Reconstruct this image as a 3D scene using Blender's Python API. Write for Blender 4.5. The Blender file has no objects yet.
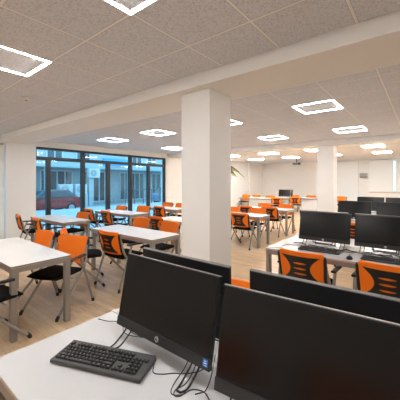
import bpy, bmesh, math, random
from mathutils import Vector, Matrix
random.seed(7)
PI = math.pi
sc = bpy.context.scene
COL = sc.collection

# ------------------------------------------------------------------ materials
def new_mat(name):
    m = bpy.data.materials.new(name)
    m.use_nodes = True
    return m, m.node_tree.nodes, m.node_tree.links, m.node_tree.nodes['Principled BSDF']

def plain(name, col, rough=0.5, metal=0.0, spec=0.5, noise=0.0, nscale=40.0, bump=0.0):
    m, N, L, b = new_mat(name)
    b.inputs['Roughness'].default_value = rough
    b.inputs['Metallic'].default_value = metal
    b.inputs['Specular IOR Level'].default_value = spec
    b.inputs['Base Color'].default_value = (*col, 1)
    tc = N.new('ShaderNodeTexCoord')
    nz = N.new('ShaderNodeTexNoise')
    nz.inputs['Scale'].default_value = nscale
    nz.inputs['Detail'].default_value = 4
    L.new(tc.outputs['Object'], nz.inputs['Vector'])
    if noise > 0:
        mx = N.new('ShaderNodeMix'); mx.data_type = 'RGBA'
        mx.inputs[6].default_value = (*[c * (1 - noise) for c in col], 1)
        mx.inputs[7].default_value = (*[min(1, c * (1 + noise)) for c in col], 1)
        L.new(nz.outputs['Fac'], mx.inputs[0])
        L.new(mx.outputs[2], b.inputs['Base Color'])
    if bump > 0:
        bp = N.new('ShaderNodeBump'); bp.inputs['Strength'].default_value = bump
        bp.inputs['Distance'].default_value = 0.002
        L.new(nz.outputs['Fac'], bp.inputs['Height'])
        L.new(bp.outputs['Normal'], b.inputs['Normal'])
    return m

def emission(name, col, strength):
    m, N, L, b = new_mat(name)
    b.inputs['Base Color'].default_value = (0.9, 0.9, 0.9, 1)
    b.inputs['Emission Color'].default_value = (*col, 1)
    b.inputs['Emission Strength'].default_value = strength
    return m

def math_node(N, L, op, a, b=None, c=None):
    n = N.new('ShaderNodeMath'); n.operation = op
    for i, v in enumerate((a, b, c)):
        if v is None: continue
        if isinstance(v, (int, float)): n.inputs[i].default_value = v
        else: L.new(v, n.inputs[i])
    return n.outputs[0]

def ceiling_mat():
    m, N, L, b = new_mat('mineral_ceiling_tile')
    tc = N.new('ShaderNodeTexCoord')
    sp = N.new('ShaderNodeSeparateXYZ'); L.new(tc.outputs['Object'], sp.inputs[0])
    def line(axis, off):
        s = math_node(N, L, 'SUBTRACT', sp.outputs[axis], off)
        w = math_node(N, L, 'PINGPONG', s, 0.3)         # 0 on the grid line, 0.3 mid-tile
        return w
    d = math_node(N, L, 'MINIMUM', line(0, 1.815), line(1, 1.585))
    bar = math_node(N, L, 'LESS_THAN', d, 0.0105)
    gap = math_node(N, L, 'LESS_THAN', d, 0.0135)
    vo = N.new('ShaderNodeTexVoronoi'); vo.inputs['Scale'].default_value = 55
    nz = N.new('ShaderNodeTexNoise'); nz.inputs['Scale'].default_value = 75; nz.inputs['Detail'].default_value = 6
    nz.inputs['Roughness'].default_value = 0.7
    L.new(tc.outputs['Object'], vo.inputs['Vector']); L.new(tc.outputs['Object'], nz.inputs['Vector'])
    cr = N.new('ShaderNodeValToRGB')
    cr.color_ramp.elements[0].position = 0.34; cr.color_ramp.elements[0].color = (0.455, 0.468, 0.505, 1)
    cr.color_ramp.elements[1].position = 0.52; cr.color_ramp.elements[1].color = (0.725, 0.745, 0.80, 1)
    L.new(nz.outputs['Fac'], cr.inputs[0])
    m1 = N.new('ShaderNodeMix'); m1.data_type = 'RGBA'
    L.new(gap, m1.inputs[0]); L.new(cr.outputs[0], m1.inputs[6]); m1.inputs[7].default_value = (0.38, 0.37, 0.37, 1)
    m2 = N.new('ShaderNodeMix'); m2.data_type = 'RGBA'
    L.new(bar, m2.inputs[0]); L.new(m1.outputs[2], m2.inputs[6]); m2.inputs[7].default_value = (0.86, 0.86, 0.87, 1)
    L.new(m2.outputs[2], b.inputs['Base Color'])
    bp = N.new('ShaderNodeBump'); bp.inputs['Strength'].default_value = 0.35; bp.inputs['Distance'].default_value = 0.003
    L.new(nz.outputs['Fac'], bp.inputs['Height']); L.new(bp.outputs[0], b.inputs['Normal'])
    b.inputs['Roughness'].default_value = 0.9
    b.inputs['Specular IOR Level'].default_value = 0.2
    return m

def floor_mat():
    m, N, L, b = new_mat('oak_plank_floor')
    tc = N.new('ShaderNodeTexCoord')
    mp = N.new('ShaderNodeMapping'); mp.inputs['Rotation'].default_value = (0, 0, PI / 2)
    L.new(tc.outputs['Object'], mp.inputs[0])
    br = N.new('ShaderNodeTexBrick')
    br.inputs['Scale'].default_value = 1.0
    br.inputs['Brick Width'].default_value = 0.62
    br.inputs['Row Height'].default_value = 0.068
    br.inputs['Mortar Size'].default_value = 0.0012
    br.offset = 0.37; br.offset_frequency = 2
    br.inputs['Color1'].default_value = (0.46, 0.315, 0.185, 1)
    br.inputs['Color2'].default_value = (0.62, 0.455, 0.285, 1)
    br.inputs['Mortar'].default_value = (0.36, 0.23, 0.13, 1)
    L.new(mp.outputs[0], br.inputs['Vector'])
    mp2 = N.new('ShaderNodeMapping'); mp2.inputs['Scale'].default_value = (26, 2.2, 1)
    L.new(tc.outputs['Object'], mp2.inputs[0])
    nz = N.new('ShaderNodeTexNoise'); nz.inputs['Scale'].default_value = 3; nz.inputs['Detail'].default_value = 6
    L.new(mp2.outputs[0], nz.inputs['Vector'])
    mx = N.new('ShaderNodeMix'); mx.data_type = 'RGBA'; mx.blend_type = 'OVERLAY'
    mx.inputs[0].default_value = 0.3
    L.new(br.outputs['Color'], mx.inputs[6]); L.new(nz.outputs['Fac'], mx.inputs[7])
    L.new(mx.outputs[2], b.inputs['Base Color'])
    b.inputs['Roughness'].default_value = 0.28
    b.inputs['Specular IOR Level'].default_value = 0.5
    bp = N.new('ShaderNodeBump'); bp.inputs['Strength'].default_value = 0.12; bp.inputs['Distance'].default_value = 0.001
    L.new(nz.outputs['Fac'], bp.inputs['Height']); L.new(bp.outputs[0], b.inputs['Normal'])
    return m

def glass_mat(name, tint, refl=0.045):
    m = bpy.data.materials.new(name); m.use_nodes = True
    N, L = m.node_tree.nodes, m.node_tree.links
    N.clear()
    out = N.new('ShaderNodeOutputMaterial')
    t = N.new('ShaderNodeBsdfTransparent'); t.inputs[0].default_value = (*tint, 1)
    g = N.new('ShaderNodeBsdfGlossy'); g.inputs['Roughness'].default_value = 0.01
    lw = N.new('ShaderNodeLayerWeight'); lw.inputs['Blend'].default_value = 0.5
    pw = N.new('ShaderNodeMath'); pw.operation = 'POWER'; pw.inputs[1].default_value = 5.0
    L.new(lw.outputs['Facing'], pw.inputs[0])
    ad = N.new('ShaderNodeMath'); ad.operation = 'MULTIPLY_ADD'; ad.inputs[1].default_value = 1 - refl; ad.inputs[2].default_value = refl
    L.new(pw.outputs[0], ad.inputs[0])
    mx = N.new('ShaderNodeMixShader')
    L.new(ad.outputs[0], mx.inputs[0]); L.new(t.outputs[0], mx.inputs[1]); L.new(g.outputs[0], mx.inputs[2])
    L.new(mx.outputs[0], out.inputs[0])
    return m

def blind_mat():
    m = bpy.data.materials.new('white_blind_fabric'); m.use_nodes = True
    N, L = m.node_tree.nodes, m.node_tree.links
    N.clear()
    out = N.new('ShaderNodeOutputMaterial')
    d = N.new('ShaderNodeBsdfDiffuse'); d.inputs[0].default_value = (0.93, 0.925, 0.91, 1)
    t = N.new('ShaderNodeBsdfTranslucent'); t.inputs[0].default_value = (0.9, 0.9, 0.88, 1)
    tc = N.new('ShaderNodeTexCoord'); wv = N.new('ShaderNodeTexWave')
    wv.inputs['Scale'].default_value = 60; wv.bands_direction = 'Z'
    L.new(tc.outputs['Object'], wv.inputs[0])
    bp = N.new('ShaderNodeBump'); bp.inputs['Strength'].default_value = 0.05; bp.inputs['Distance'].default_value = 0.001
    L.new(wv.outputs['Fac'], bp.inputs['Height']); L.new(bp.outputs[0], d.inputs['Normal'])
    mx = N.new('ShaderNodeMixShader'); mx.inputs[0].default_value = 0.18
    L.new(d.outputs[0], mx.inputs[1]); L.new(t.outputs[0], mx.inputs[2]); L.new(mx.outputs[0], out.inputs[0])
    return m

M = dict(
    wall=plain('white_wall_paint', (0.85, 0.845, 0.83), 0.75, noise=0.015, nscale=6, bump=0.1),
    beam=plain('cream_beam_paint', (0.84, 0.83, 0.805), 0.75, noise=0.015, nscale=6, bump=0.1),
    ceiling=ceiling_mat(), floor=floor_mat(),
    lampglow=emission('led_ring', (1.0, 0.985, 0.97), 37.0),
    lampwarm=emission('led_ring_warm', (1.0, 0.96, 0.91), 96.0),
    spotglow=emission('spot_glow', (1.0, 0.93, 0.85), 12.0),
    lampframe=plain('lamp_frame_white', (0.85, 0.84, 0.82), 0.4),
    top=plain('white_laminate_dim', (0.58, 0.58, 0.585), 0.22, spec=0.5, noise=0.01, nscale=15),  # desk laminate, darkened in colour to stand for weaker light on the desks
    topm=plain('white_laminate_lit', (0.80, 0.785, 0.765), 0.26, spec=0.5, noise=0.01, nscale=15),  # lighter, warmer copy of the desk laminate: stronger light painted into the colour
    edge=plain('beech_edge_band', (0.55, 0.42, 0.31), 0.45, noise=0.1, nscale=30),
    metal=plain('grey_beige_metal', (0.30, 0.28, 0.26), 0.42, metal=0.35, noise=0.04, nscale=60),
    tube=plain('grey_tube_metal', (0.30, 0.28, 0.26), 0.36, metal=0.4, noise=0.03, nscale=60),
    orange=plain('orange_mesh_fabric', (0.96, 0.195, 0.008), 0.6, noise=0.12, nscale=220, bump=0.25, spec=0.3),
    black=plain('black_plastic', (0.009, 0.0085, 0.0085), 0.5, noise=0.1),
    blackfab=plain('black_seat_fabric', (0.0055, 0.0052, 0.0055), 0.9, noise=0.25, nscale=150, bump=0.3, spec=0.12),
    screen=plain('dark_screen', (0.005, 0.005, 0.0052), 0.22, spec=0.31),
    bezel=plain('monitor_shell', (0.013, 0.013, 0.0145), 0.5, spec=0.35, noise=0.05, nscale=90),
    chin=plain('monitor_chin', (0.026, 0.027, 0.028), 0.45, spec=0.4, noise=0.05, nscale=90),
    rim=plain('monitor_rim_grey', (0.22, 0.215, 0.21), 0.38, metal=0.4),
    logo=plain('logo_silver', (0.62, 0.62, 0.62), 0.35, metal=0.2),
    blue=plain('sticker_blue', (0.02, 0.22, 0.62), 0.4),
    stickerwhite=plain('sticker_white', (0.85, 0.88, 0.9), 0.4),
    key=plain('key_plastic', (0.013, 0.013, 0.013), 0.5, noise=0.08, nscale=60),
    kbody=plain('keyboard_plastic', (0.05, 0.05, 0.048), 0.48, noise=0.06, nscale=60),
    legend=plain('key_legend_grey', (0.16, 0.16, 0.16), 0.6),
    frame=plain('window_frame_charcoal', (0.022, 0.024, 0.027), 0.45),
    glass=glass_mat('window_glass', (0.80, 0.93, 0.97)),
    blind=blind_mat(),
    facade=plain('grey_render', (0.36, 0.46, 0.49), 0.85, noise=0.1, nscale=1.2),
    facadelight=plain('pale_render', (0.42, 0.50, 0.53), 0.85, noise=0.08, nscale=1.5),
    facwhite=plain('white_frames', (0.55, 0.60, 0.62), 0.6),
    facpane=plain('dark_far_pane', (0.075, 0.11, 0.13), 0.12),
    skysign=plain('cyan_fascia', (0.02, 0.36, 0.70), 0.5),
    carred=plain('red_car_paint', (0.26, 0.035, 0.035), 0.3),
    cabin=plain('dark_car_roof', (0.10, 0.13, 0.15), 0.4),
    carblue=plain('blue_car_paint', (0.12, 0.24, 0.36), 0.3),
    rubber=plain('tyre_rubber', (0.02, 0.02, 0.02), 0.8),
    snow=plain('pale_wet_paving', (0.50, 0.56, 0.58), 0.5, noise=0.22, nscale=0.8),
    concrete=plain('dark_steel_post', (0.12, 0.13, 0.14), 0.6),
    leaf=plain('palm_green', (0.26, 0.28, 0.10), 0.5, noise=0.3, nscale=20),
    bark=plain('palm_stem', (0.22, 0.15, 0.08), 0.8, noise=0.3, nscale=30),
    pot=plain('grey_pot', (0.3, 0.29, 0.28), 0.6),
    soil=plain('soil', (0.05, 0.035, 0.025), 0.95, noise=0.3, nscale=60),
    greywall=plain('grey_box_plastic', (0.42, 0.41, 0.41), 0.5),
    whitecable=plain('pale_cable', (0.62, 0.6, 0.58), 0.5),
)

# ------------------------------------------------------------------ mesh helpers
class MB:
    """collects shapes into one mesh"""
    def __init__(s): s.bm = bmesh.new()
    def box(s, lo, hi, bevel=0.0, seg=2, mat=0):
        c = [(a + b) / 2 for a, b in zip(lo, hi)]; d = [abs(b - a) for a, b in zip(lo, hi)]
        r = bmesh.ops.create_cube(s.bm, size=1.0, matrix=Matrix.Translation(c) @ Matrix.Diagonal((*d, 1)))
        vs = r['verts']
        fs = set(f for v in vs for f in v.link_faces)
        for f in fs: f.material_index = mat
        if bevel > 0:
            es = list(set(e for v in vs for e in v.link_edges))
            rb = bmesh.ops.bevel(s.bm, geom=es, offset=bevel, segments=seg, profile=0.5, affect='EDGES')
            for f in rb['faces']: f.material_index = mat
        return s
    def tube(s, pts, r, n=10, mat=0, cap=True, closed=False):
        pts = [Vector(p) for p in pts]; k = len(pts); rings = []
        up0 = None
        for i, p in enumerate(pts):
            if closed: t = (pts[(i + 1) % k] - pts[i - 1]).normalized()
            else:
                a = pts[max(i - 1, 0)]; b = pts[min(i + 1, k - 1)]; t = (b - a).normalized()
            if up0 is None:
                up0 = Vector((0, 0, 1)) if abs(t.z) < 0.9 else Vector((1, 0, 0))
            e1 = (up0 - t * up0.dot(t)).normalized(); up0 = e1
            e2 = t.cross(e1)
            rr = r[i] if isinstance(r, (list, tuple)) else r
            rings.append([s.bm.verts.new(p + (e1 * math.cos(2 * PI * j / n) + e2 * math.sin(2 * PI * j / n)) * rr) for j in range(n)])
        m = k if closed else k - 1
        for i in range(m):
            A, B = rings[i], rings[(i + 1) % k]
            for j in range(n):
                f = s.bm.faces.new((A[j], A[(j + 1) % n], B[(j + 1) % n], B[j])); f.smooth = True; f.material_index = mat
        if cap and not closed:
            f = s.bm.faces.new(rings[0][::-1]); f.material_index = mat
            f = s.bm.faces.new(rings[-1]); f.material_index = mat
        return s
    def lathe(s, prof, n=24, c=(0, 0, 0), mat=0):
        rings = []
        for r, z in prof:
            rings.append([s.bm.verts.new((c[0] + r * math.cos(2 * PI * j / n), c[1] + r * math.sin(2 * PI * j / n), c[2] + z)) for j in range(n)])
        for A, B in zip(rings, rings[1:]):
            for j in range(n):
                f = s.bm.faces.new((A[j], A[(j + 1) % n], B[(j + 1) % n], B[j])); f.smooth = True; f.material_index = mat
        s.bm.faces.new(rings[0][::-1]); s.bm.faces.new(rings[-1])
        return s
    def poly(s, pts, mat=0):
        f = s.bm.faces.new([s.bm.verts.new(p) for p in pts]); f.material_index = mat
        return s
    def prism(s, pts, off, mat=0):
        """a closed outline pushed along the vector off"""
        a = [s.bm.verts.new(p) for p in pts]; b = [s.bm.verts.new(Vector(p) + Vector(off)) for p in pts]
        n = len(a)
        s.bm.faces.new(a[::-1]).material_index = mat; s.bm.faces.new(b).material_index = mat
        for i in range(n):
            s.bm.faces.new((a[i], a[(i + 1) % n], b[(i + 1) % n], b[i])).material_index = mat
        return s
    def build(s, name, mats, parent=None, loc=None, smooth=None, rot=None):
        bmesh.ops.recalc_face_normals(s.bm, faces=s.bm.faces)
        me = bpy.data.meshes.new(name); s.bm.to_mesh(me); s.bm.free()
        for m in (mats if isinstance(mats, (list, tuple)) else [mats]): me.materials.append(m)
        o = bpy.data.objects.new(name, me); COL.objects.link(o)
        if parent: o.parent = parent
        if loc: o.location = loc
        if rot: o.rotation_euler = rot
        return o

def tag(o, label=None, cat=None, group=None, kind=None):
    if label: o['label'] = label
    if cat: o['category'] = cat
    if group: o['group'] = group
    if kind: o['kind'] = kind
    return o
def empty(name, loc, rz=0.0):
    o = bpy.data.objects.new(name, None); COL.objects.link(o)
    o.empty_display_size = 0.1
    o.location = loc; o.rotation_euler = (0, 0, rz)
    return o
def copy_tree(o, parent=None):
    c = o.copy(); COL.objects.link(c)
    if parent: c.parent = parent
    for ch in list(o.children): copy_tree(ch, c)
    return c
def smooth_path(P, sub=6):
    P = [Vector(p) for p in P]; out = []
    for i in range(len(P) - 1):
        p0 = P[max(i - 1, 0)]; p1 = P[i]; p2 = P[i + 1]; p3 = P[min(i + 2, len(P) - 1)]
        for k in range(sub):
            t = k / sub
            out.append(0.5 * ((2 * p1) + (-p0 + p2) * t + (2 * p0 - 5 * p1 + 4 * p2 - p3) * t * t + (-p0 + 3 * p1 - 3 * p2 + p3) * t ** 3))
    out.append(P[-1]); return out
class Maker:
    """makes the first of a kind, then hands out copies"""
    def __init__(s, f): s.f = f; s.o = None
    def __call__(s, loc, rz, label, group=None):
        if s.o is None: o = s.o = s.f()
        else: o = copy_tree(s.o)
        o.location = loc; o.rotation_euler = (0, 0, rz); o['label'] = label
        if group: o['group'] = group
        return o

# ------------------------------------------------------------------ the room
H = 2.725            # ceiling
BZ = 2.588           # underside of the beams
X0, X1 = -3.6, 16.9  # wall behind / back wall
Y0, Y1 = -3.4, 8.4   # side wall / window wall

def struct(name, mb, mats, **k):
    return tag(mb.build(name, mats, **k), kind='structure')

def wall_pieces(mb, a0, a1, z0, z1, holes, put):
    xs = sorted(set([a0, a1] + [h[0] for h in holes] + [h[1] for h in holes]))
    zs = sorted(set([z0, z1] + [h[2] for h in holes] + [h[3] for h in holes]))
    for i in range(len(xs) - 1):
        for j in range(len(zs) - 1):
            cx, cz = (xs[i] + xs[i + 1]) / 2, (zs[j] + zs[j + 1]) / 2
            if any(h[0] < cx < h[1] and h[2] < cz < h[3] for h in holes): continue
            put(xs[i], xs[i + 1], zs[j], zs[j + 1])

struct('floor', MB().box((X0 - 0.3, Y0 - 0.3, -0.2), (X1 + 0.3, Y1 + 0.3, 0)), M['floor'])
struct('ceiling', MB().box((X0 - 0.3, Y0 - 0.3, H), (X1 + 0.3, Y1 + 0.3, H + 0.2)), M['ceiling'])

WIN_L = (3.21, 8.22, 0.0, 2.55)
WIN_L2 = (-2.2, 2.49, 0.0, 2.55)
mb = MB()
wall_pieces(mb, X0 - 0.3, X1 + 0.3, 0, H, [WIN_L, WIN_L2], lambda a, b, c, d: mb.box((a, Y1, c), (b, Y1 + 0.3, d)))
struct('wall_left', mb, M['wall'])
WB = [(2.74, 3.74, 0.06, 2.66), (-1.3, 2.20, 1.06, 2.66)]
mb = MB()
wall_pieces(mb, Y0 - 0.3, Y1, 0, H, WB, lambda a, b, c, d: mb.box((X1, a, c), (X1 + 0.3, b, d)))
struct('wall_back', mb, M['wall'])
struct('wall_right', MB().box((X0, Y0 - 0.3, 0), (X1, Y0, H)), M['wall'])
struct('wall_front', MB().box((X0 - 0.3, Y0, 0), (X0, Y1, H)), M['wall'])
struct('trim_1', MB().box((15.2, Y1 - 0.12, 0), (X1, Y1, H)), M['wall'])      # shallow pier in the far corner
struct('beam', MB().box((2.325, Y0, BZ), (2.995, Y1, H)), M['beam'])
struct('beam', MB().box((8.30, Y0, BZ), (8.97, Y1, H)), M['beam'])
struct('pillar', MB().box((2.452, 1.83, 0), (2.882, 2.245, BZ)), M['beam'])
struct('pillar', MB().box((8.45, 1.99, 0), (8.88, 2.42, BZ)), M['beam'])
struct('trim_2', MB().box((X1 - 0.06, -1.35, 1.01), (X1, 2.25, 1.05), 0.006), M['edge'])
struct('baseboard_back', MB().box((X1 - 0.015, Y0, 0), (X1, 2.70, 0.07)), M['wall'])
struct('baseboard_left', MB().box((8.25, Y1 - 0.015, 0), (15.2, Y1, 0.07)), M['wall'])

# window wall glazing: fixed lights, transom bar, full height mullions, door jambs
def window(name, x0, x1, z0, z1, fulls, subs, tz, yc):
    root = empty(name, (0, 0, 0)); tag(root, kind='structure')
    f = MB(); t = 0.075
    f.box((x0, yc - 0.05, z1 - 0.07), (x1, yc + 0.05, z1))
    f.box((x0, yc - 0.05, z0), (x1, yc + 0.05, z0 + 0.05))
    f.box((x0, yc - 0.05, tz - 0.05), (x1, yc + 0.05, tz + 0.05))
    for x, w in fulls: f.box((x - w / 2, yc - 0.055, z0), (x + w / 2, yc + 0.055, z1))
    for x, w in subs: f.box((x - w / 2, yc - 0.052, z0), (x + w / 2, yc + 0.052, tz))
    tag(f.build('window_frame', M['frame'], root), kind='structure')
    xs = sorted([x0] + [x for x, w in fulls] + [x1])
    for a, b in zip(xs, xs[1:]):
        if b - a < 0.1: continue
        tag(MB().box((a, yc - 0.004, tz), (b, yc + 0.004, z1)).build('window_pane', M['glass'], root), kind='structure')
    xs = sorted([x0] + [x for x, w in fulls + subs] + [x1])
    for a, b in zip(xs, xs[1:]):
        if b - a < 0.1: continue
        tag(MB().box((a, yc - 0.004, z0), (b, yc + 0.004, tz)).build('window_pane', M['glass'], root), kind='structure')
window('window_1', WIN_L[0], WIN_L[1], 0.0, 2.55, [(4.62, 0.11), (6.46, 0.12), (8.18, 0.06)], [(3.57, 0.11), (5.53, 0.13), (7.33, 0.11)], 2.23, Y1 + 0.09)
window('window_2', WIN_L2[0], WIN_L2[1], 0.0, 2.55, [(-2.16, 0.07), (-0.6, 0.11), (0.9, 0.11), (2.46, 0.06)], [], 2.23, Y1 + 0.2)
def back_window(name, y0, y1, z0, z1, muls):
    root = empty(name, (0, 0, 0)); tag(root, kind='structure')
    f = MB(); xc = X1 + 0.15
    f.box((xc - .04, y0, z0), (xc + .04, y1, z0 + .06)).box((xc - .04, y0, z1 - .06), (xc + .04, y1, z1))
    for y in [y0 + .03, y1 - .03] + muls: f.box((xc - .04, y - .03, z0), (xc + .04, y + .03, z1))
    tag(f.build('window_frame', M['facwhite'], root), kind='structure')
    tag(MB().box((xc - .004, y0, z0), (xc + .004, y1, z1)).build('window_pane', M['glass'], root), kind='structure')
back_window('window_3', *WB[0], [])
back_window('window_4', *WB[1], [1.0, -0.2])

def blind(lo, hi, tube_c, axis, label):
    root = empty('roller_blind', (0, 0, 0)); tag(root, label, 'blind')
    MB().box(lo, hi).build('blind_fabric', M['blind'], root)
    b = MB()
    if axis == 'y':
        c = (lo[0] + hi[0]) / 2
        b.tube([(c, lo[1], hi[2] + .02), (c, hi[1], hi[2] + .02)], 0.024, 10).build('roller_tube', M['lampframe'], root)
        MB().box((c - .012, lo[1], lo[2] - .02), (c + .012, hi[1], lo[2] + .005), .004).build('bottom_bar', M['lampframe'], root)
    else:
        c = (lo[1] + hi[1]) / 2
        b.tube([(lo[0], c, hi[2] + .02), (hi[0], c, hi[2] + .02)], 0.024, 10).build('roller_tube', M['lampframe'], root)
        MB().box((lo[0], c - .012, lo[2] - .02), (hi[0], c + .012, lo[2] + .005), .004).build('bottom_bar', M['lampframe'], root)
blind((X1 - .05, 2.75, 0.10), (X1 - .047, 3.73, 2.66), 0, 'y', 'tall white roller blind lowered nearly to the floor beyond the far pillar')
blind((X1 - .05, 1.19, 1.10), (X1 - .047, 2.19, 2.66), 0, 'y', 'white roller blind over the high window, next to the small grey wall box')
blind((X1 - .05, -1.2, 1.10), (X1 - .047, 1.12, 2.66), 0, 'y', 'wide white roller blind over the high window, past the narrow bright gap')
blind((-2.15, Y1 + .02, 0.06), (2.47, Y1 + .023, 2.48), 0, 'x', 'pale bluish roller blind beside the wall pier, at the photo\'s edge')

wb = empty('wall_box', (X1, 2.49, 1.77)); tag(wb, 'small pale grey box fixed on the back wall between white blinds', 'wall box')
MB().box((-.07, -.19, 0), (0, .19, .25), .012).build('housing', M['greywall'], wb)
MB().box((-.078, -.15, .03), (-.069, .15, .07), .003).build('vent', M['concrete'], wb)

# ------------------------------------------------------------------ ceiling lights: square LED rings in the tile grid
def make_lamp(glow='lampglow'):
    r = empty('ceiling_light', (0, 0, 0)); tag(r, 'x', 'ceiling light')
    o, w = 0.294, 0.029
    f = MB()
    for s in (-1, 1):
        f.box((-o, s * o - .006, -.014), (o, s * o + .006, 0))
        f.box((s * o - .006, -o, -.014), (s * o + .006, o, 0))
        i = o - w
        f.box((-i, s * i - .005, -.012), (i, s * i + .005, 0))
        f.box((s * i - .005, -i, -.012), (s * i + .005, i, 0))
    f.build('frame', M['lampframe'], r)
    d = MB(); a, b = o - .004, o - w + .004
    for (lo, hi) in (((-a, b), (a, a)), ((-a, -a), (a, -b)), ((-a, -b), (-b, b)), ((b, -b), (a, b))):
        d.box((lo[0], lo[1], -.0152), (hi[0], hi[1], -.002))
    bmesh.ops.remove_doubles(d.bm, verts=d.bm.verts, dist=1e-4)
    d.build('diffuser', M[glow], r)
    return r
lamp = Maker(make_lamp)
lamp_far = Maker(lambda: make_lamp('lampwarm'))
rowname = {0.915: 'before the first beam', 4.515: 'just past the first beam', 6.915: 'just before the second beam',
           10.515: 'just past the second beam', 12.915: 'in the last row'}
colname = {-0.515: 'by the side wall', 1.285: 'over the monitor rows', 3.085: 'on the window side of the pillars',
           4.885: 'midway to the windows', 6.685: 'along the windows'}
for x in (0.915, 4.515, 6.915, 10.515, 12.915):
    for y in (1.285, 3.085, 4.885, 6.685, -0.515):
        (lamp_far if x > 10 else lamp)((x, y, H), 0, 'square ring light ' + rowname[x] + ', ' + colname[y], 'square ring lights in the ceiling')
lamp((-1.485, 3.085, H), 0, 'square glowing ring light behind the camera over the aisle, windowward', 'square ring lights in the ceiling')
lamp((-1.485, 1.285, H), 0, 'square glowing ring light behind the camera above the desk row', 'square ring lights in the ceiling')

sd = empty('smoke_detector', (1.515, 4.285, H)); tag(sd, 'small round white smoke detector in a ceiling tile near the beam', 'smoke detector')
MB().lathe([(.055, 0), (.055, -.012), (.045, -.03), (.02, -.036)], 24).build('housing', M['lampframe'], sd)
MB().lathe([(.016, -.036), (.014, -.042)], 16).build('sensor_head', M['concrete'], sd)
sp = empty('spotlight', (13.2, 2.87, H)); tag(sp, 'tiny round spotlight glowing in the ceiling beside the far pillar', 'spotlight')
MB().lathe([(.07, 0), (.07, -.01), (.055, -.012)], 20).build('ring', M['lampframe'], sp)
MB().lathe([(.05, -.006), (.05, -.016)], 20).build('bulb', M['spotglow'], sp)

pj = empty('projector', (13.6, 4.87, H)); tag(pj, 'dark ceiling projector hanging on a short pole before the back wall', 'projector')
MB().lathe([(.07, 0), (.07, -.02), (.025, -.025), (.025, -.22)], 16).build('mount_pole', M['black'], pj)
MB().box((-.13, -.17, -.33), (.13, .17, -.22), .02).build('body', M['bezel'], pj)
l = MB(); l.tube([(.12, -.08, -.275), (.16, -.08, -.275)], .045, 16); l.build('lens', M['black'], pj)

# ------------------------------------------------------------------ furniture
def table_parts(root, Lx, Ly, leg=0.058, panel=False, edge='metal', mids=(), top='topm'):
    """origin: floor under one corner; runs +x and +y"""
    z = 0.74
    t = MB(); t.box((0, 0, z - .022), (Lx, Ly, z), .003, 2)
    bm = t.bm
    bm.normal_update()
    for f in bm.faces:
        if abs(f.normal.z) < 0.3: f.material_index = 1
    t.build('tabletop', [M[top], M[edge]], root)
    a = MB(); i = .004; h = .05
    a.box((i, i, z - .022 - h), (Lx - i, i + .03, z - .022)).box((i, Ly - i - .03, z - .022 - h), (Lx - i, Ly - i, z - .022))
    a.box((i, i + .03, z - .022 - h), (i + .03, Ly - i - .03, z - .022)).box((Lx - i - .03, i + .03, z - .022 - h), (Lx - i, Ly - i - .03, z - .022))
    a.build('frame', M['metal'], root)
    for x in (i, Lx - i - leg):
        for y in [i, Ly - i - leg] + [m - leg / 2 for m in mids]:
            MB().box((x, y, 0.0), (x + leg, y + leg, z - .022), .005, 2).build('leg', M['metal'], root)
    if panel:
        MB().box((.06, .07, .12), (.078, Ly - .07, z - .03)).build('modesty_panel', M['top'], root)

def make_meeting():
    r = empty('meeting_table', (0, 0, 0)); tag(r, 'x', 'table'); table_parts(r, .59, 1.62); return r
meeting = Maker(make_meeting)
G = 'white meeting tables'
T = [((0.965, 3.11), 'white-topped table standing beside the desk that carries the large keyboard'),
     ((2.665, 3.0), 'white-topped table with window glare, second from the keyboard desk, before the pillar'),
     ((4.26, 3.12), 'white-topped table peeping out beside the thick pillar, two rows off the window'),
     ((2.665, 5.66), 'white-topped table by the wall pier at the window, first of the window row'),
     ((4.36, 5.72), 'white-topped table in the middle of the row along the windows'),
     ((6.02, 5.72), 'white-topped table third along the windows, just clear of the thick pillar'),
     ((5.98, 3.02), 'white-topped table straight past the thick pillar, first seen along the aisle'),
     ((7.85, 3.08), 'white-topped table second along the aisle past the thick pillar')]
for (x, y), lab in T: meeting((x, y, 0), 0, lab, G)

# computer desks: benches in back-to-back rows
def make_desk():
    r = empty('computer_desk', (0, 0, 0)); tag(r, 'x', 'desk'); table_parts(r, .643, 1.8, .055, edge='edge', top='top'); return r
desk = Maker(make_desk)
DR = [0.395, 3.24, 6.02, 8.05]
DN = ['carrying the large keyboard', 'with tangled cables, by two orange chair backs', 'in the third monitor row', 'in the last monitor row beside the far pillar']
for x, n in zip(DR, DN):
    desk((x, -0.25, 0), 0, 'white computer desk ' + n, 'computer desks in back-to-back rows')
    desk((x + 0.647, -0.25, 0), 0, 'white desk backing onto the one ' + n, 'computer desks in back-to-back rows')

def make_counter():
    r = empty('white_desk', (0, 0, 0)); tag(r, 'x', 'desk'); table_parts(r, .6, 1.55, .05, panel=True); return r
counter = Maker(make_counter)
counter((13.0, 5.68, 0), 0, 'long white panelled desk in the far window corner', 'white panelled desks at the back')
counter((14.5, 3.62, 0), 0, 'white panelled desk at the back, beside the far pillar', 'white panelled desks at the back')
c = empty('white_desk', (13.75, 5.28, 0)); tag(c, 'narrow white desk at the back holding two dark monitors', 'desk', 'white panelled desks at the back')
table_parts(c, .6, .75, .05, panel=True)

# ------------------------------------------------------------------ chair: faces +x, origin on the floor under the seat
BW, BZ0, BH = 0.235, 0.505, 0.335
def back_pt(u, v, off=0.0):
    hw = BW * (0.94 + 0.06 * v)
    c = 0.035                                  # rounded corners
    e = min(v, 1 - v) * BH
    if e < c: hw -= c - math.sqrt(max(0, c * c - (c - e) ** 2))
    x = -0.205 - 0.075 * v - 0.05 * (1 - u * u) + 0.02 * (v - 0.5) ** 2
    return Vector((x - off, u * hw, BZ0 + BH * v))

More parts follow.
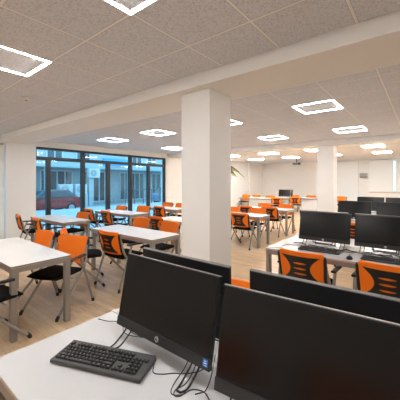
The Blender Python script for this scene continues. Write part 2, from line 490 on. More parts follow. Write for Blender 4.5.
def make_chair():
    r = empty('conference_chair', (0, 0, 0)); tag(r, 'x', 'chair')
    # seat: padded, waterfall front edge
    s = MB(); nx, ny = 10, 10; top, bot = [], []
    for i in range(nx + 1):
        ta, ba = [], []
        for j in range(ny + 1):
            a = -1 + 2 * i / nx; b = -1 + 2 * j / ny
            k = 0.30
            px = a * math.sqrt(1 - k * b * b * 0.5); py = b * math.sqrt(1 - k * a * a * 0.5)
            x = px * 0.235 + 0.015; y = py * 0.24
            edge = max(abs(a), abs(b)) ** 6
            zt = 0.475 - 0.022 * edge + 0.008 * (b * b) - 0.02 * max(0, a) ** 3
            zb = 0.425 + 0.008 * edge
            ta.append(s.bm.verts.new((x, y, zt))); ba.append(s.bm.verts.new((x * .97, y * .97, zb)))
        top.append(ta); bot.append(ba)
    for i in range(nx):
        for j in range(ny):
            s.bm.faces.new((top[i][j], top[i + 1][j], top[i + 1][j + 1], top[i][j + 1]))
            s.bm.faces.new((bot[i][j], bot[i][j + 1], bot[i + 1][j + 1], bot[i + 1][j]))
    ring = [(i, 0) for i in range(nx)] + [(nx, j) for j in range(ny)] + [(i, ny) for i in range(nx, 0, -1)] + [(0, j) for j in range(ny, 0, -1)]
    for q in range(len(ring)):
        a, b = ring[q], ring[(q + 1) % len(ring)]
        s.bm.faces.new((top[a[0]][a[1]], bot[a[0]][a[1]], bot[b[0]][b[1]], top[b[0]][b[1]]))
    for f in s.bm.faces: f.smooth = True
    s.build('seat', M['blackfab'], r)
    # backrest: curved orange mesh shell
    b = MB(); nu, nv = 16, 16; F, B = [], []
    for j in range(nv + 1):
        v = 0.5 - 0.5 * math.cos(PI * j / nv)
        F.append([b.bm.verts.new(back_pt(-1 + 2 * i / nu, v, 0)) for i in range(nu + 1)])
        B.append([b.bm.verts.new(back_pt(-1 + 2 * i / nu, v, 0.022)) for i in range(nu + 1)])
    for j in range(nv):
        for i in range(nu):
            b.bm.faces.new((F[j][i], F[j][i + 1], F[j + 1][i + 1], F[j + 1][i])).smooth = True
            b.bm.faces.new((B[j][i], B[j + 1][i], B[j + 1][i + 1], B[j][i + 1])).smooth = True
        b.bm.faces.new((F[j][0], F[j + 1][0], B[j + 1][0], B[j][0])); b.bm.faces.new((F[j][nu], B[j][nu], B[j + 1][nu], F[j + 1][nu]))
    for i in range(nu):
        b.bm.faces.new((F[0][i], B[0][i], B[0][i + 1], F[0][i + 1])); b.bm.faces.new((F[nv][i], F[nv][i + 1], B[nv][i + 1], B[nv][i]))
    back = b.build('backrest', M['orange'], r)
    # black hourglass panel with three slots on the rear of the backrest
    p = MB(); rows = 96; v0, v1 = 0.08, 0.85
    def hw(v):
        q = (v - v0) / (v1 - v0) * 2 - 1
        return 0.44 + 0.40 * abs(q) ** 1.9
    def slot(v):
        for vc in (0.29, 0.46, 0.63):
            t = (v - vc) / 0.03
            if abs(t) < 1: return 0.29 * (1 - t * t) ** 0.4
        return 0.0
    prev = None
    for k in range(rows + 1):
        v = v0 + (v1 - v0) * k / rows; w = hw(v); sl = slot(v)
        us = [-w, -(w + sl) / 2, -sl, sl, (w + sl) / 2, w]
        cur = [p.bm.verts.new(back_pt(u, v, 0.0235)) for u in us]
        if prev:
            for i in range(5):
                if i == 2 and (sl > 0 or prev[1] > 0): continue
                if i == 2: continue
                p.bm.faces.new((prev[0][i], prev[0][i + 1], cur[i + 1], cur[i]))
        prev = (cur, sl)
    bmesh.ops.remove_doubles(p.bm, verts=p.bm.verts, dist=1e-5)
    ext = bmesh.ops.extrude_face_region(p.bm, geom=list(p.bm.faces))
    for v in ext['geom']:
        if isinstance(v, bmesh.types.BMVert): v.co.x -= 0.006
    p.build('back_panel', M['black'], back)
    for sgn in (-1, 1):
        MB().tube([back_pt(sgn * 1.0, .07 + .85 * k / 10, 0.016) + Vector((0, sgn * .007, 0)) for k in range(11)], [.008] + [.0165] * 9 + [.008], 8).build('side_trim', M['black'], back)
    # crossing side tubes: front leg leans back to the backrest, rear leg leans forward to the armrest
    for sgn in (-1, 1):
        y = sgn * 0.262
        A = MB().tube(smooth_path([(.265, y, .02), (.15, y, .135), (-.13, y, .43), (-.205, y, .53), (-.235, sgn * .242, .66), (-.26, sgn * .236, .74)], 5), .0155, 10).build('leg', M['tube'], r)
        MB().tube([(.271, y, .0), (.268, y, .02), (.245, y, .045)], .019, 10).build('foot_cap', M['black'], A)
        y2 = sgn * 0.287
        Bq = MB().tube(smooth_path([(-.315, y2, .02), (-.20, y2, .33), (-.10, y2, .59), (-.08, y2, .636)], 5), .0155, 10).build('leg', M['tube'], r)
        MB().tube([(-.318, y2, .0), (-.315, y2, .02), (-.305, y2, .047)], .019, 10).build('foot_cap', M['black'], Bq)
        am = MB(); am.box((-.17, y2 - .024, .632), (.12, y2 + .024, .658), .011, 3)
        for v in am.bm.verts:
            if v.co.x > 0.02: v.co.z -= (v.co.x - .02) * .12
        am.build('armrest', M['black'], r)
    cb = MB(); cb.tube([(-.172, -.262, .43), (-.172, .262, .43)], .011, 8); cb.tube([(.05, -.287, .415), (.05, .287, .415)], .009, 8)
    cb.tube([(-.163, -.287, .43), (-.163, -.26, .43)], .011, 8).tube([(-.163, .26, .43), (-.163, .287, .43)], .011, 8)
    cb.build('seat_frame', M['tube'], r)
    return r
chair_m = Maker(make_chair)
CH = 'orange conference chairs'
def chair(bx, by, deg, label):
    """bx, by: centre of the backrest; deg: heading the sitter faces"""
    a = math.radians(deg)
    chair_m((bx + .275 * math.cos(a), by + .275 * math.sin(a), 0), a, label, CH)

# chairs round the meeting tables: backs with the black panel face us on the near long side, plain orange fronts on the far side
chair(1.85, 3.655, 202, 'plain orange chair front beside the corner of the keyboard-desk side table, largest orange back')
chair(1.78, 4.35, 186, 'plain orange chair front behind the first, farther along the same table by the keyboard desk')
chair(0.56, 3.30, 5, 'chair of which only black seat and arm show under the table by the keyboard desk')
chair(2.385, 3.63, 2, 'chair showing its slotted black panel, alone at the near side of the second table')
chair(2.03, 4.24, -30, 'chair mostly hidden behind the largest orange back, black seat and arm showing')
chair(3.66, 4.44, 184, 'plain orange chair front across the second table, towards the windows')
chair(3.60, 3.58, 178, 'plain orange chair front across the second table, beside the thick pillar')
chair(4.02, 4.42, -6, 'chair with black panel at the third table, tucked behind two plain orange fronts')
chair(2.34, 7.02, -12, 'chair with black panel against the wall pier, farthest into the window corner')
chair(2.36, 6.12, -8, 'chair with black panel at the wall-pier table, second from the pier')
chair(3.46, 6.34, 184, 'plain orange chair front across the wall-pier table, before the glass')
chair(4.06, 7.15, -4, 'chair with black panel at the middle window table, nearer the glass')
chair(4.03, 6.28, -6, 'chair with black panel at the middle window table, away from the glass')
chair(5.17, 7.20, 182, 'small plain orange chair front across the middle window table')
chair(5.54, 6.62, 190, 'larger plain orange chair front pulled out past the middle window table')
chair(5.78, 6.20, -4, 'chair with black panel at the third window table')
chair(7.02, 7.08, 182, 'plain orange chair front behind the third window table, against the end of the glass')
chair(7.0, 6.42, 180, 'plain orange chair front at the third window table, touching the pillar edge')
chair(5.72, 3.40, 2, 'chair with black panel just past the thick pillar, first on the aisle')
chair(6.93, 4.32, 180, 'plain orange chair front emerging from behind the thick pillar')
chair(7.0, 3.56, 180, 'plain orange chair front across the first aisle table')
chair(7.50, 4.25, 0, 'chair with small black panel at the far half of the second aisle table')
chair(7.58, 3.50, 2, 'chair with black panel at the aisle end of the second aisle table')
chair(8.80, 4.22, 182, 'plain orange chair front across the second aisle table, deeper in the row')
chair(8.80, 3.50, 180, 'wide plain orange chair front across the second aisle table, at the aisle')
chair(12.3, 5.32, 10, 'far chair with dark back panel standing before the two small monitors')
chair(14.35, 8.06, 180, 'far orange chair top behind the panelled corner desk, nearer the window wall')
chair(14.35, 7.42, 180, 'far orange chair top behind the panelled corner desk, second from the window wall')
chair(13.95, 6.40, 183, 'far orange chair top behind the panelled corner desk, beside the small monitors')
chair(13.35, 4.85, 12, 'far chair with dark panel beside the narrow monitor desk')
chair(15.35, 5.58, 188, 'far orange chair behind the back desk, first past the small monitors')
chair(15.35, 4.72, 184, 'far orange chair behind the back desk, middle of three')
chair(15.45, 4.05, 180, 'far orange chair behind the back desk, touching the far pillar edge')
chair(15.35, 3.22, 165, 'far orange chair showing just past the far pillar, by the tall blind')
# chairs at the computer desks
chair(2.955, 1.01, 0, 'orange chair back with slotted black panel before the second desk, nearer the aisle')
chair(2.955, 0.25, 0, 'orange chair back with slotted black panel before the second desk, cut by the picture edge')
chair(1.735, 0.985, 180, 'chair of which one orange sliver shows between the dark monitor backs')
chair(5.64, 1.00, 0, 'orange chair glimpsed in the slit between the second-row monitors')
chair(-0.02, 0.93, 0, 'chair at the keyboard desk, mirrored as a reddish blur in the screen')
chair(-0.05, 0.18, 0, 'chair at the second keyboard-desk place, mirrored in the large screen')

# ------------------------------------------------------------------ all-in-one monitor: faces -x, origin on the desk under its lower edge
MW = 0.614; MZ0, MZ1 = 0.066, 0.425; TILT = 0.072
def mon(x, y, z):
    """monitor plane coordinates: x depth behind the screen, y across, z 0..1 up the screen"""
    return Vector((TILT * z + x * 0.98, y, MZ0 + (MZ1 - MZ0) * z - x * 0.2))
def slab(y0, y1, z0, z1, x0, x1, mb=None, inset=0.0):
    m = mb or MB()
    a = [mon(x0, y0, z0), mon(x0, y1, z0), mon(x0, y1, z1), mon(x0, y0, z1)]
    i = inset
    b = [mon(x1, y0 + i, z0 + i * 2), mon(x1, y1 - i, z0 + i * 2), mon(x1, y1 - i, z1 - i * 2), mon(x1, y0 + i, z1 - i * 2)]
    va = [m.bm.verts.new(p) for p in a]; vb = [m.bm.verts.new(p) for p in b]
    m.bm.faces.new(va[::-1]); m.bm.faces.new(vb)
    for k in range(4): m.bm.faces.new((va[k], va[(k + 1) % 4], vb[(k + 1) % 4], vb[k]))
    return m
def make_monitor(tilt=0.072):
    global TILT
    TILT = tilt
    r = empty('monitor', (0, 0, 0)); tag(r, 'x', 'monitor')
    h = MW / 2
    s = slab(-h, h, 0, 1, 0.0, 0.020)
    bmesh.ops.bevel(s.bm, geom=list(s.bm.edges), offset=.003, segments=2, profile=.5, affect='EDGES')
    s.build('shell', M['bezel'], r)
    s = slab(-h - .0015, h + .0015, 1.0, 1.006, .001, .019); s.build('top_rim', M['rim'], r)
    slab(-h + .006, h - .006, 0.135, 0.985, -0.0012, 0.003).build('screen', M['screen'], r)
    slab(-h, h, 0.002, 0.122, -0.003, 0.004).build('chin', M['chin'], r)
    bk = slab(-h + .04, h - .04, 0.20, 0.62, 0.019, 0.052, inset=.03)
    bmesh.ops.bevel(bk.bm, geom=list(bk.bm.edges), offset=.004, segments=2, profile=.5, affect='EDGES')
    bk.build('rear_cover', M['bezel'], r)
    # round maker's mark: light disc with two slanted letters
    lg = MB(); n = 24; q = .0125
    pts = [mon(-.0034, q * math.cos(2 * PI * k / n), .062 + q / (MZ1 - MZ0) * math.sin(2 * PI * k / n)) for k in range(n)]
    lg.prism(pts, (-.0008, 0, 0))
    lo = lg.build('logo', M['logo'], r)
    tx = MB()
    def stroke(ya, za, yb, zb, w=.0013):
        k = 1 / (MZ1 - MZ0)
        P = [mon(-.0045, -ya + w, .062 + za * k), mon(-.0045, -ya - w, .062 + za * k), mon(-.0045, -yb - w, .062 + zb * k), mon(-.0045, -yb + w, .062 + zb * k)]
        tx.prism(P, (-.0004, 0, 0))
    stroke(-.0072, -.006, -.0035, .0115); stroke(-.0045, .004, -.0015, .004); stroke(-.0045, -.006, -.0022, .003)
    stroke(-.0005, -.0115, .0030, .005); stroke(.0030, .004, .0062, .004); stroke(.0015, -.005, .0045, -.005); stroke(.0045, -.005, .0065, .004)
    tx.build('logo_letters', M['bezel'], lo)
    # wire easel stand: two U loops under the chin
    for sy in (-.225, .225):
        t = MB()
        P = [mon(.012, sy - .02, .03), (0.01, sy - .02, .05), (-.05, sy - .02, .009), (-.085, sy - .012, .0055), (-.09, sy, .0055),
             (-.085, sy + .012, .0055), (-.05, sy + .02, .009), (0.01, sy + .02, .05), mon(.012, sy + .02, .03)]
        t.tube(smooth_path(P, 4), .004, 8)
        t.build('stand_leg', M['black'], r)
    t = MB(); t.tube(smooth_path([mon(.05, -.12, .35), (.10, -.12, .014), (.112, -.10, .0085), (.112, .10, .0085), (.10, .12, .014), mon(.05, .12, .35)], 4), .005, 8)
    t.build('rear_strut', M['black'], r)
    return r
monitor = Maker(make_monitor)
monitor_upright = Maker(lambda: make_monitor(0.012))
MO = 'black all-in-one monitors'
DZ = 0.74
m1 = monitor((0.888, 0.972, DZ), 0, 'black monitor with blue sticker standing behind the large keyboard', MO)
monitor((0.850, 0.290, DZ), math.radians(4.4), 'large black monitor showing only its dark screen, next to the stickered one', MO)
monitor_upright((1.128, 1.013, DZ), PI, 'monitor seen from behind over the stickered monitor, before the thick pillar', MO)
monitor_upright((1.163, 0.308, DZ), PI + math.radians(2), 'monitor seen from behind over the large dark screen, below the orange chair backs', MO)
monitor((3.745, 1.005, DZ), 0, 'black monitor on the cable-strewn desk, nearer the aisle', MO)
monitor((3.745, 0.342, DZ), math.radians(1), 'black monitor on the cable-strewn desk, second from the aisle', MO)
monitor((4.03, 1.06, DZ), PI, 'monitor turned away behind the aisle-side one of the cable-strewn desk', MO)
monitor((4.03, 0.37, DZ), PI, 'monitor turned away behind the second one of the cable-strewn desk', MO)
monitor((6.44, 1.13, DZ), 0, 'dark monitor of the third row, beside the far pillar', MO)
monitor((6.44, 0.43, DZ), 0, 'dark monitor of the third row, second from the far pillar', MO)
monitor((8.5, 1.11, DZ), 0, 'dark monitor of the last row, nearer the far pillar', MO)
monitor((8.5, 0.47, DZ), 0, 'dark monitor of the last row, under the wide blind', MO)
monitor((14.05, 5.68, DZ), 0, 'small dark monitor at the back of the room, facing the tables', MO)
monitor((14.1, 5.36, DZ), math.radians(-62), 'small dark monitor at the back of the room, turned sideways', MO)

TILT = 0.072
# blue processor sticker and grey print on the first monitor only
st = slab(-MW / 2 + .010, -MW / 2 + .034, .035, .112, -.0036, -.0028).build('sticker', M['blue'], m1)
st['label'] = 'small blue sticker'
sw = MB()
for z0, z1, a, b in ((.088, .096, .016, .028), (.066, .076, .014, .030), (.046, .052, .014, .026)):
    slab(-MW / 2 + a, -MW / 2 + b, z0, z1, -.0040, -.0035, sw)
sw.build('sticker_print', M['stickerwhite'], st)

# ------------------------------------------------------------------ keyboards: x away from the typist, y across
U = 0.01905
def key_rows():
    """(x row, list of (left edge in units, width))"""
    R = []
    f = [(0, 1)] + [(2 + i, 1) for i in range(4)] + [(6.5 + i, 1) for i in range(4)] + [(11 + i, 1) for i in range(4)] + [(15.25 + i, 1) for i in range(3)]
    R.append((5.15, f))
    nav = [(15.25 + i, 1) for i in range(3)]; num = [(18.5 + i, 1) for i in range(4)]
    R.append((4, [(i, 1) for i in range(13)] + [(13, 2)] + nav + num))
    R.append((3, [(0, 1.5)] + [(1.5 + i, 1) for i in range(12)] + [(13.5, 1.5)] + nav + num[:3]))
    R.append((2, [(0, 1.75)] + [(1.75 + i, 1) for i in range(11)] + [(12.75, 2.25)] + num[:3]))
    R.append((1, [(0, 2.25)] + [(2.25 + i, 1) for i in range(10)] + [(12.25, 2.75), (16.25, 1)] + num[:3]))
    R.append((0, [(0, 1.25), (1.25, 1.25), (2.5, 1.25), (3.75, 6.25), (10, 1.25), (11.25, 1.25), (12.5, 1.25), (13.75, 1.25)] + nav + [(18.5, 2), (20.5, 1)]))
    return R
def key_xy(row, left, w):
    return (-0.052 + row * U, 0.214 - (left + w / 2) * U)
def key_mesh(mb, cx, cy, w, zb, hx=U):
    a, t = .0085, .0068; hy = w * U / 2 - .0011; ty = hy - .0018
    lo = [(cx - a, cy - hy, zb), (cx + a, cy - hy, zb), (cx + a, cy + hy, zb), (cx - a, cy + hy, zb)]
    up = [(cx - t, cy - ty, zb + .0075), (cx + t, cy - ty, zb + .0075), (cx + t, cy + ty, zb + .0075), (cx - t, cy + ty, zb + .0075)]
    va = [mb.bm.verts.new(p) for p in lo]; vb = [mb.bm.verts.new(p) for p in up]
    mb.bm.faces.new(va[::-1]); mb.bm.faces.new(vb)
    for k in range(4): mb.bm.faces.new((va[k], va[(k + 1) % 4], vb[(k + 1) % 4], vb[k]))
def kb_body(root):
    b = MB(); b.box((-.0775, -.2285, .004), (.0775, .2285, .020), .005, 2)
    for v in b.bm.verts:
        if v.co.z > .012: v.co.z += (v.co.x + .0775) * .055
    b.build('keyboard_body', M['kbody'], root)
    f = MB()
    for x in (-.06, .06):
        for y in (-.19, .19): f.lathe([(.008, 0), (.008, .006)], 10, (x, y, 0))
    f.build('rubber_feet', M['black'], root)
kb = empty('keyboard', (0.718, 1.137, DZ), math.radians(22)); tag(kb, 'full-size black keyboard on the white desk before the stickered monitor', 'keyboard')
kb_body(kb)
cache = {}
for row, ks in key_rows():
    for left, w in ks:
        cx, cy = key_xy(row, left, w)
        zb = .0195 + (cx + .0775) * .055
        if w not in cache:
            mb = MB(); key_mesh(mb, 0, 0, w, 0); k = mb.build('key', M['key'], kb); cache[w] = k
            lm = MB(); lm.box((.0005, -.002, .0075), (.004, .0025, .0078)); lm.build('key_legend', M['legend'], k)
        else:
            k = copy_tree(cache[w], kb)
        k.location = (cx, cy, zb); k.rotation_euler = (0, -.055, 0)
for la, lb, lab in ((0, 0, None),):
    ind = MB()
    for i in range(3): ind.box((.044, -.170 - i * .014, .0265), (.047, -.164 - i * .014, .0275))
    ind.build('indicator_strip', M['legend'], kb)

def make_small_kb():
    r = empty('keyboard', (0, 0, 0)); tag(r, 'x', 'keyboard'); kb_body(r)
    mb = MB()
    for row, ks in key_rows():
        for left, w in ks:
            cx, cy = key_xy(row, left, w); key_mesh(mb, cx, cy, w, .0195 + (cx + .0775) * .055)
    tag(mb.build('key_field', M['key'], r), kind='stuff')
    return r
skb = Maker(make_small_kb)
skb((3.475, 0.975, DZ), math.radians(3), 'black keyboard on the cable-strewn desk above the aisle-side chair back', 'keyboards in the second row')
skb((3.44, 0.30, DZ), math.radians(1), 'black keyboard on the cable-strewn desk above the second chair back', 'keyboards in the second row')
ms = empty('computer_mouse', (3.335, 0.625, DZ), math.radians(8)); tag(ms, 'small black computer mouse on the desk between two black keyboards', 'mouse')
mb = MB(); nr = 14
rings = []
for i in range(9):
    t = i / 8; x = -.055 + .11 * t
    w = .031 * math.sqrt(max(.02, 1 - (2 * t - 1) ** 4)); hh = .036 * math.sin(PI * (0.12 + 0.8 * t) ** 0.9) ** .7
    rings.append([mb.bm.verts.new((x, w * math.cos(PI * j / nr), max(.002, hh * math.sin(PI * j / nr)))) for j in range(nr + 1)])
for A, B in zip(rings, rings[1:]):
    for j in range(nr): mb.bm.faces.new((A[j], A[j + 1], B[j + 1], B[j])).smooth = True
    mb.bm.faces.new((A[0], B[0], B[nr], A[nr]))
mb.bm.faces.new(rings[0]); mb.bm.faces.new(rings[-1][::-1])
mb.build('mouse_body', M['bezel'], ms)
mb = MB(); mb.tube([(.028, -.004, .033), (.028, .004, .033)], .007, 12); mb.build('scroll_wheel', M['rim'], ms)

# ------------------------------------------------------------------ cables lying on the desks
def cable(pts, label, mat='black', r=.0022, group='cables on the desks'):
    m = MB(); m.tube(smooth_path([(p[0], p[1], p[2] if len(p) > 2 else DZ + r) for p in pts], 6), r, 7)
    tag(m.build('cable', M[mat], None), label, 'cable', group)
# positions on the keyboard desk, metres
cable([(.925, 1.522), (.945, 1.455), (.985, 1.395), (.985, 1.335), (.965, 1.275), (.955, 1.22), (.97, 1.13)], 'black cable curling from the desk edge behind the stickered monitor')
cable([(.988, 1.40), (.965, 1.335), (.935, 1.285), (.93, 1.23), (.965, 1.15)], 'second black cable beside the curled one behind the stickered monitor')
cable([(.862, .955, DZ + .012), (.838, .935), (.812, .905), (.83, .87), (.865, .835), (.89, .80), (.94, .76), (1.0, .75)], 'thin keyboard cable running from the keyboard end under the monitor')
cable([(.955, .80, DZ + .09), (.90, .80, DZ + .03), (.815, .79), (.775, .762), (.795, .728), (.84, .715), (.86, .675), (.845, .635), (.81, .605), (.78, .59), (.74, .58)], 'looping black cable on the desk under the blue sticker')
cable([(.955, .77, DZ + .08), (.91, .76, DZ + .03), (.85, .755), (.80, .765), (.775, .745), (.80, .725), (.87, .735, DZ + .02), (.96, .72, DZ + .09)], 'tight loop of black cable hanging below the stickered monitor')
cable([(.95, .68, DZ + .10), (.90, .665, DZ + .04), (.87, .67), (.845, .68), (.83, .69)], 'short black cable dropping from the sticker corner to the desk')
cable([(.93, .645, DZ + .07), (.90, .63, DZ + .05), (.88, .60, DZ + .045), (.90, .56, DZ + .05)], 'black cable bridging the gap between the two big screens')
# second row: tangle between keyboards and screens
rnd = random.Random(3)
where = ['along the desk edge', 'behind the aisle-side keyboard', 'beneath the aisle-side screen', 'near the mouse', 'behind the second keyboard', 'beneath the second screen']
tone = ['pale', 'black', 'pale', 'black', 'pale']
tones = [('pale', 'whitecable'), ('black', 'black'), ('black', 'black'), ('grey', 'rim')]
for i in range(14):
    y = 1.42 - i * .095; x = 3.60 + rnd.uniform(-.03, .11); a = rnd.uniform(.02, .05); ph = rnd.uniform(0, 6)
    P = [(x + a * math.sin(k * 1.7 + ph), y - .055 * k + .04 * math.cos(k * 1.3 + ph * 2), DZ + .0065 + .005 * (i % 4) + .012 * max(0, math.sin(k * 1.1 + ph))) for k in range(7)]
    tn, mt = tones[i % 4]
    cable(P, tn + ' cable in the tangle on the second desk row, between keyboard and screen', mt, .0055, tn + ' cables in the tangle')
cable([(3.60, 1.36), (3.48, 1.42), (3.37, 1.39), (3.30, 1.455), (3.27, 1.50), (3.235, 1.50, DZ - .01), (3.225, 1.49, .60), (3.23, 1.47, .42)], 'black cable hanging over the end of the second desk row')

# ------------------------------------------------------------------ potted palm past the pillar
pp = empty('potted_palm', (9.45, 6.42, 0)); tag(pp, 'tall potted palm whose fronds show at the edge of the thick pillar', 'plant')
MB().lathe([(.15, 0), (.2, .36), (.215, .38), (.19, .38), (.185, .34)], 24).build('pot', M['pot'], pp)
MB().lathe([(.18, .335), (.1, .345)], 20).build('soil', M['soil'], pp)
MB().tube(smooth_path([(0, 0, .33), (.02, .01, .9), (0, -.02, 1.5), (.01, 0, 2.02)]), [.035] * 18 + [.025], 10).build('trunk', M['bark'], pp)
fr = MB(); rr = random.Random(5)
for k in range(19):
    az = k * 2.4 + rr.uniform(-.2, .2); Ln = rr.uniform(.65, .95); el = rr.uniform(.35, 1.15)
    pts = []
    for i in range(9):
        t = i / 8
        pts.append(Vector((math.cos(az) * Ln * t * math.cos(el * (1 - .3 * t)), math.sin(az) * Ln * t * math.cos(el * (1 - .3 * t)), 2.0 + Ln * (math.sin(el) * t - .75 * t * t))))
    fr.tube(pts, [.007 - .0006 * i for i in range(9)], 5)
    side = Vector((-math.sin(az), math.cos(az), 0))
    for i in range(2, 9):
        for sg in (-1, 1):
            for h in (0, .5):
                b0 = pts[i] if h == 0 or i == 8 else (pts[i] + pts[i + 1]) / 2
                tg = (pts[i] - pts[i - 1]).normalized()
                tip = b0 + side * sg * .2 * math.sin(PI * (i / 9) ** .8 + .25) + tg * .12 + Vector((0, 0, -.06))
                w = tg * .02
                m_ = (b0 + tip) / 2 + Vector((0, 0, .015))
                fr.prism([b0 - w, b0 + w, m_ + w, tip, m_ - w], (0, 0, .0015))
tag(fr.build('foliage', M['leaf'], pp), kind='stuff')

# ------------------------------------------------------------------ outside: courtyard and the building across it
struct('courtyard_ground', MB().box((-25, Y1 + .3, -.6), (45, 16.6, -.04)), M['snow'])
struct('sunken_parking_ground', MB().box((-25, 16.6, -.6), (45, 45, -.34)), M['snow'])
bd = empty('building', (0, 22.0, 0)); tag(bd, 'grey two-storey building across the courtyard, seen through the windows', 'building')
MB().box((-22, .8, -.34), (42, 1.2, 2.75)).build('ground_floor_wall', M['facade'], bd)
MB().box((-22, 0, 3.1), (42, 1.2, 11)).build('upper_wall', M['facadelight'], bd)
MB().box((-22, -.15, 2.75), (42, 1.2, 3.1)).build('floor_slab', M['facadelight'], bd)
wn = None
def bwin(x, y, z, w, h, rail=1):
    f = MB()
    f.box((x, y - .06, z), (x + w, y + .02, z + .09)).box((x, y - .06, z + h - .09), (x + w, y + .02, z + h))
    f.box((x, y - .06, z + .09), (x + .09, y + .02, z + h - .09)).box((x + w - .09, y - .06, z + .09), (x + w, y + .02, z + h - .09))
    for r in range(rail): f.box((x + w * (r + 1) / (rail + 1) - .04, y - .06, z + .09), (x + w * (r + 1) / (rail + 1) + .04, y + .02, z + h - .09))
    o = f.build('window', M['facwhite'], bd)
    MB().box((x + .09, y - .02, z + .09), (x + w - .09, y - .005, z + h - .09)).build('pane', M['facpane'], o)
for x in (5.2, 7.3, 9.1, 11.4, 16.9, 18.8, 21.2, 23.6): bwin(x, 0, 3.3, 1.25, 1.6)
for x, w, z, h, n in ((3.2, 1.8, .3, 2.0, 2), (6.0, 2.2, -.2, 2.7, 2), (9.0, 2.5, .1, 2.4, 3), (12.2, 2.9, -.2, 2.7, 4), (16.1, 3.0, -.2, 2.7, 4), (20.1, 2.6, -.2, 2.7, 3), (23.2, 1.8, .3, 2.0, 2)): bwin(x, .8, z, w, h, n)
MB().box((13.7, -.35, 3.0), (16.4, -.16, 3.62), .02).build('fascia_panel', M['skysign'], bd)
for i, x in enumerate((3.0, 5.6, 8.6, 11.8, 15.6, 19.6, 23.6)):
    tag(MB().box((x - .16, 20.4, -.34), (x + .16, 20.75, 2.62), .01).build('column', M['facadelight']), '%s square grey arcade column outside, counted from the wall pier along the glass' % ('first second third fourth fifth sixth seventh'.split()[i]), 'column', 'arcade columns')
tag(MB().box((1.0, 20.3, 2.62), (26, 22.6, 2.74)).build('arcade_roof', M['facade']), 'flat grey arcade roof along the far building', 'roof')

def ac(x, y, z, lab):
    r = empty('air_conditioner', (x, y, z)); tag(r, lab, 'air conditioner', 'air conditioners in the courtyard')
    MB().box((-.45, -.17, 0), (.45, .17, .7), .02).build('housing', M['facwhite'], r)
    mb = MB()
    for q in (.10, .17, .24): mb.tube([(-.1 + q * math.cos(2 * PI * k / 20), -.18, .35 + q * math.sin(2 * PI * k / 20)) for k in range(20)], .012, 6, closed=True)
    mb.build('fan_grille', M['concrete'], r)
ac(9.55, 19.9, 0.7, 'white air conditioner box standing in the courtyard, first of two')
ac(10.65, 19.9, 0.7, 'white air conditioner box standing in the courtyard, second of two')
ac(11.9, 20.2, 1.9, 'white air conditioner mounted high on the arcade')
for q, x in enumerate((9.55, 10.65)):
    tag(MB().box((x - .48, 19.7, -.34), (x + .48, 20.15, .7), .01).build('plinth', M['facadelight']), 'low grey plinth under the %s courtyard air conditioner' % ('first', 'second')[q], 'plinth')

def make_car(mat):
    r = empty('car', (0, 0, 0)); tag(r, 'x', 'car')
    def body(sec, w, mb):
        pts = [(x, -w, z) for x, z in sec]
        mb.prism(pts, (0, 2 * w, 0))
        bmesh.ops.bevel(mb.bm, geom=list(mb.bm.edges), offset=.05, segments=2, profile=.5, affect='EDGES')
    b = MB(); body([(-2.05, .28), (2.05, .28), (2.1, .62), (1.95, .80), (1.0, .93), (-1.9, .95), (-2.08, .7)], .86, b); b.build('body', M[mat], r)
    b = MB(); body([(1.0, .90), (.35, 1.38), (-1.2, 1.42), (-1.85, .92)], .74, b); b.build('cabin', M['cabin'], r)
    g = MB()
    for s in (-1, 1): g.prism([(.72, s * .745, .96), (.25, s * .745, 1.32), (-1.1, s * .745, 1.34), (-1.5, s * .745, .97)], (0, s * .006, 0))
    g.prism([(.98, -.62, .955), (.98, .62, .955), (.42, .6, 1.35), (.42, -.6, 1.35)], (.02, 0, .015))
    g.build('windows', M['facpane'], r)
    for x in (-1.3, 1.3):
        for s in (-1, 1):
            w = MB(); w.tube([(x, s * .66, .31), (x, s * .87, .31)], .31, 20); wo = w.build('wheel', M['rubber'], r)
            w = MB(); w.tube([(x, s * .865, .31), (x, s * .878, .31)], .19, 16); w.build('hub', M['greywall'], wo)
    return r
def car(mat, loc, rz, lab):
    r = make_car(mat); r.location = loc; r.rotation_euler = (0, 0, rz); r['label'] = lab
car('carred', (7.35, 18.1, -.34), PI + .04, 'dark red car parked in the courtyard, behind the glass beside the wall pier')
car('carblue', (18.3, 18.0, -.34), .25, 'blue car parked in the courtyard towards the far end of the glass')
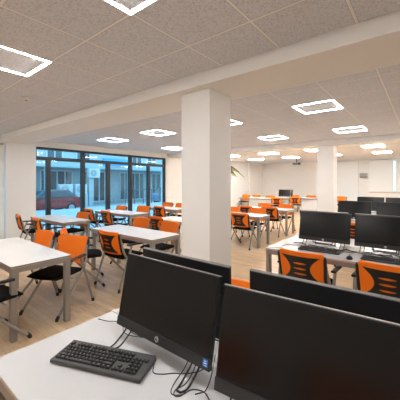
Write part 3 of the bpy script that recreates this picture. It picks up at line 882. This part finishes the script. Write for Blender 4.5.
# railing along the courtyard parking
for q, (xa, xb) in enumerate(((12.0, 15.2), (15.4, 18.4))):
    r = empty('railing', (xa, 16.3, -.04)); tag(r, 'dark metal railing in the courtyard, %s section' % ('first', 'second')[q], 'railing', 'courtyard railings')
    m = MB(); m.tube([(0, 0, 1.05), (xb - xa, 0, 1.05)], .03, 8); m.tube([(0, 0, .55), (xb - xa, 0, .55)], .022, 8); m.build('rail', M['concrete'], r)
    n = 5
    for k in range(n): MB().box((k * (xb - xa) / (n - 1) - .025, -.025, 0), (k * (xb - xa) / (n - 1) + .025, .025, 1.05)).build('post', M['concrete'], r)

# ------------------------------------------------------------------ daylight, camera, output
w = bpy.data.worlds.new('overcast_dusk'); sc.world = w; w.use_nodes = True
N, L = w.node_tree.nodes, w.node_tree.links
bg = N['Background']
tc = N.new('ShaderNodeTexCoord'); sx = N.new('ShaderNodeSeparateXYZ'); L.new(tc.outputs['Generated'], sx.inputs[0])
rp = N.new('ShaderNodeValToRGB')
rp.color_ramp.elements[0].position = 0.0; rp.color_ramp.elements[0].color = (0.52, 0.83, 1.0, 1)
rp.color_ramp.elements[1].position = 0.9; rp.color_ramp.elements[1].color = (0.36, 0.70, 1.0, 1)
L.new(sx.outputs['Z'], rp.inputs[0]); L.new(rp.outputs[0], bg.inputs['Color'])
bg.inputs['Strength'].default_value = 0.95

cd = bpy.data.cameras.new('camera'); cam = bpy.data.objects.new('camera', cd); COL.objects.link(cam)
cam.location = (0, 0, 1.56)
cam.rotation_euler = (PI / 2, 0, -math.atan2(0.7795, 0.6247))
cd.sensor_width = 36.0; cd.lens = 280 / 400 * 36.0
cd.shift_y = -18 / 400
cd.clip_start = 0.02; cd.clip_end = 200
sc.camera = cam

vs = sc.view_settings
vs.view_transform = 'Standard'; vs.look = 'None'; vs.gamma = 1.0; vs.use_curve_mapping = False
vs.exposure = 1.74
sc.cycles.use_denoising = True
sc.cycles.max_bounces = 10; sc.cycles.diffuse_bounces = 6; sc.cycles.glossy_bounces = 4; sc.cycles.transparent_max_bounces = 16
sc.cycles.sample_clamp_indirect = 6.0
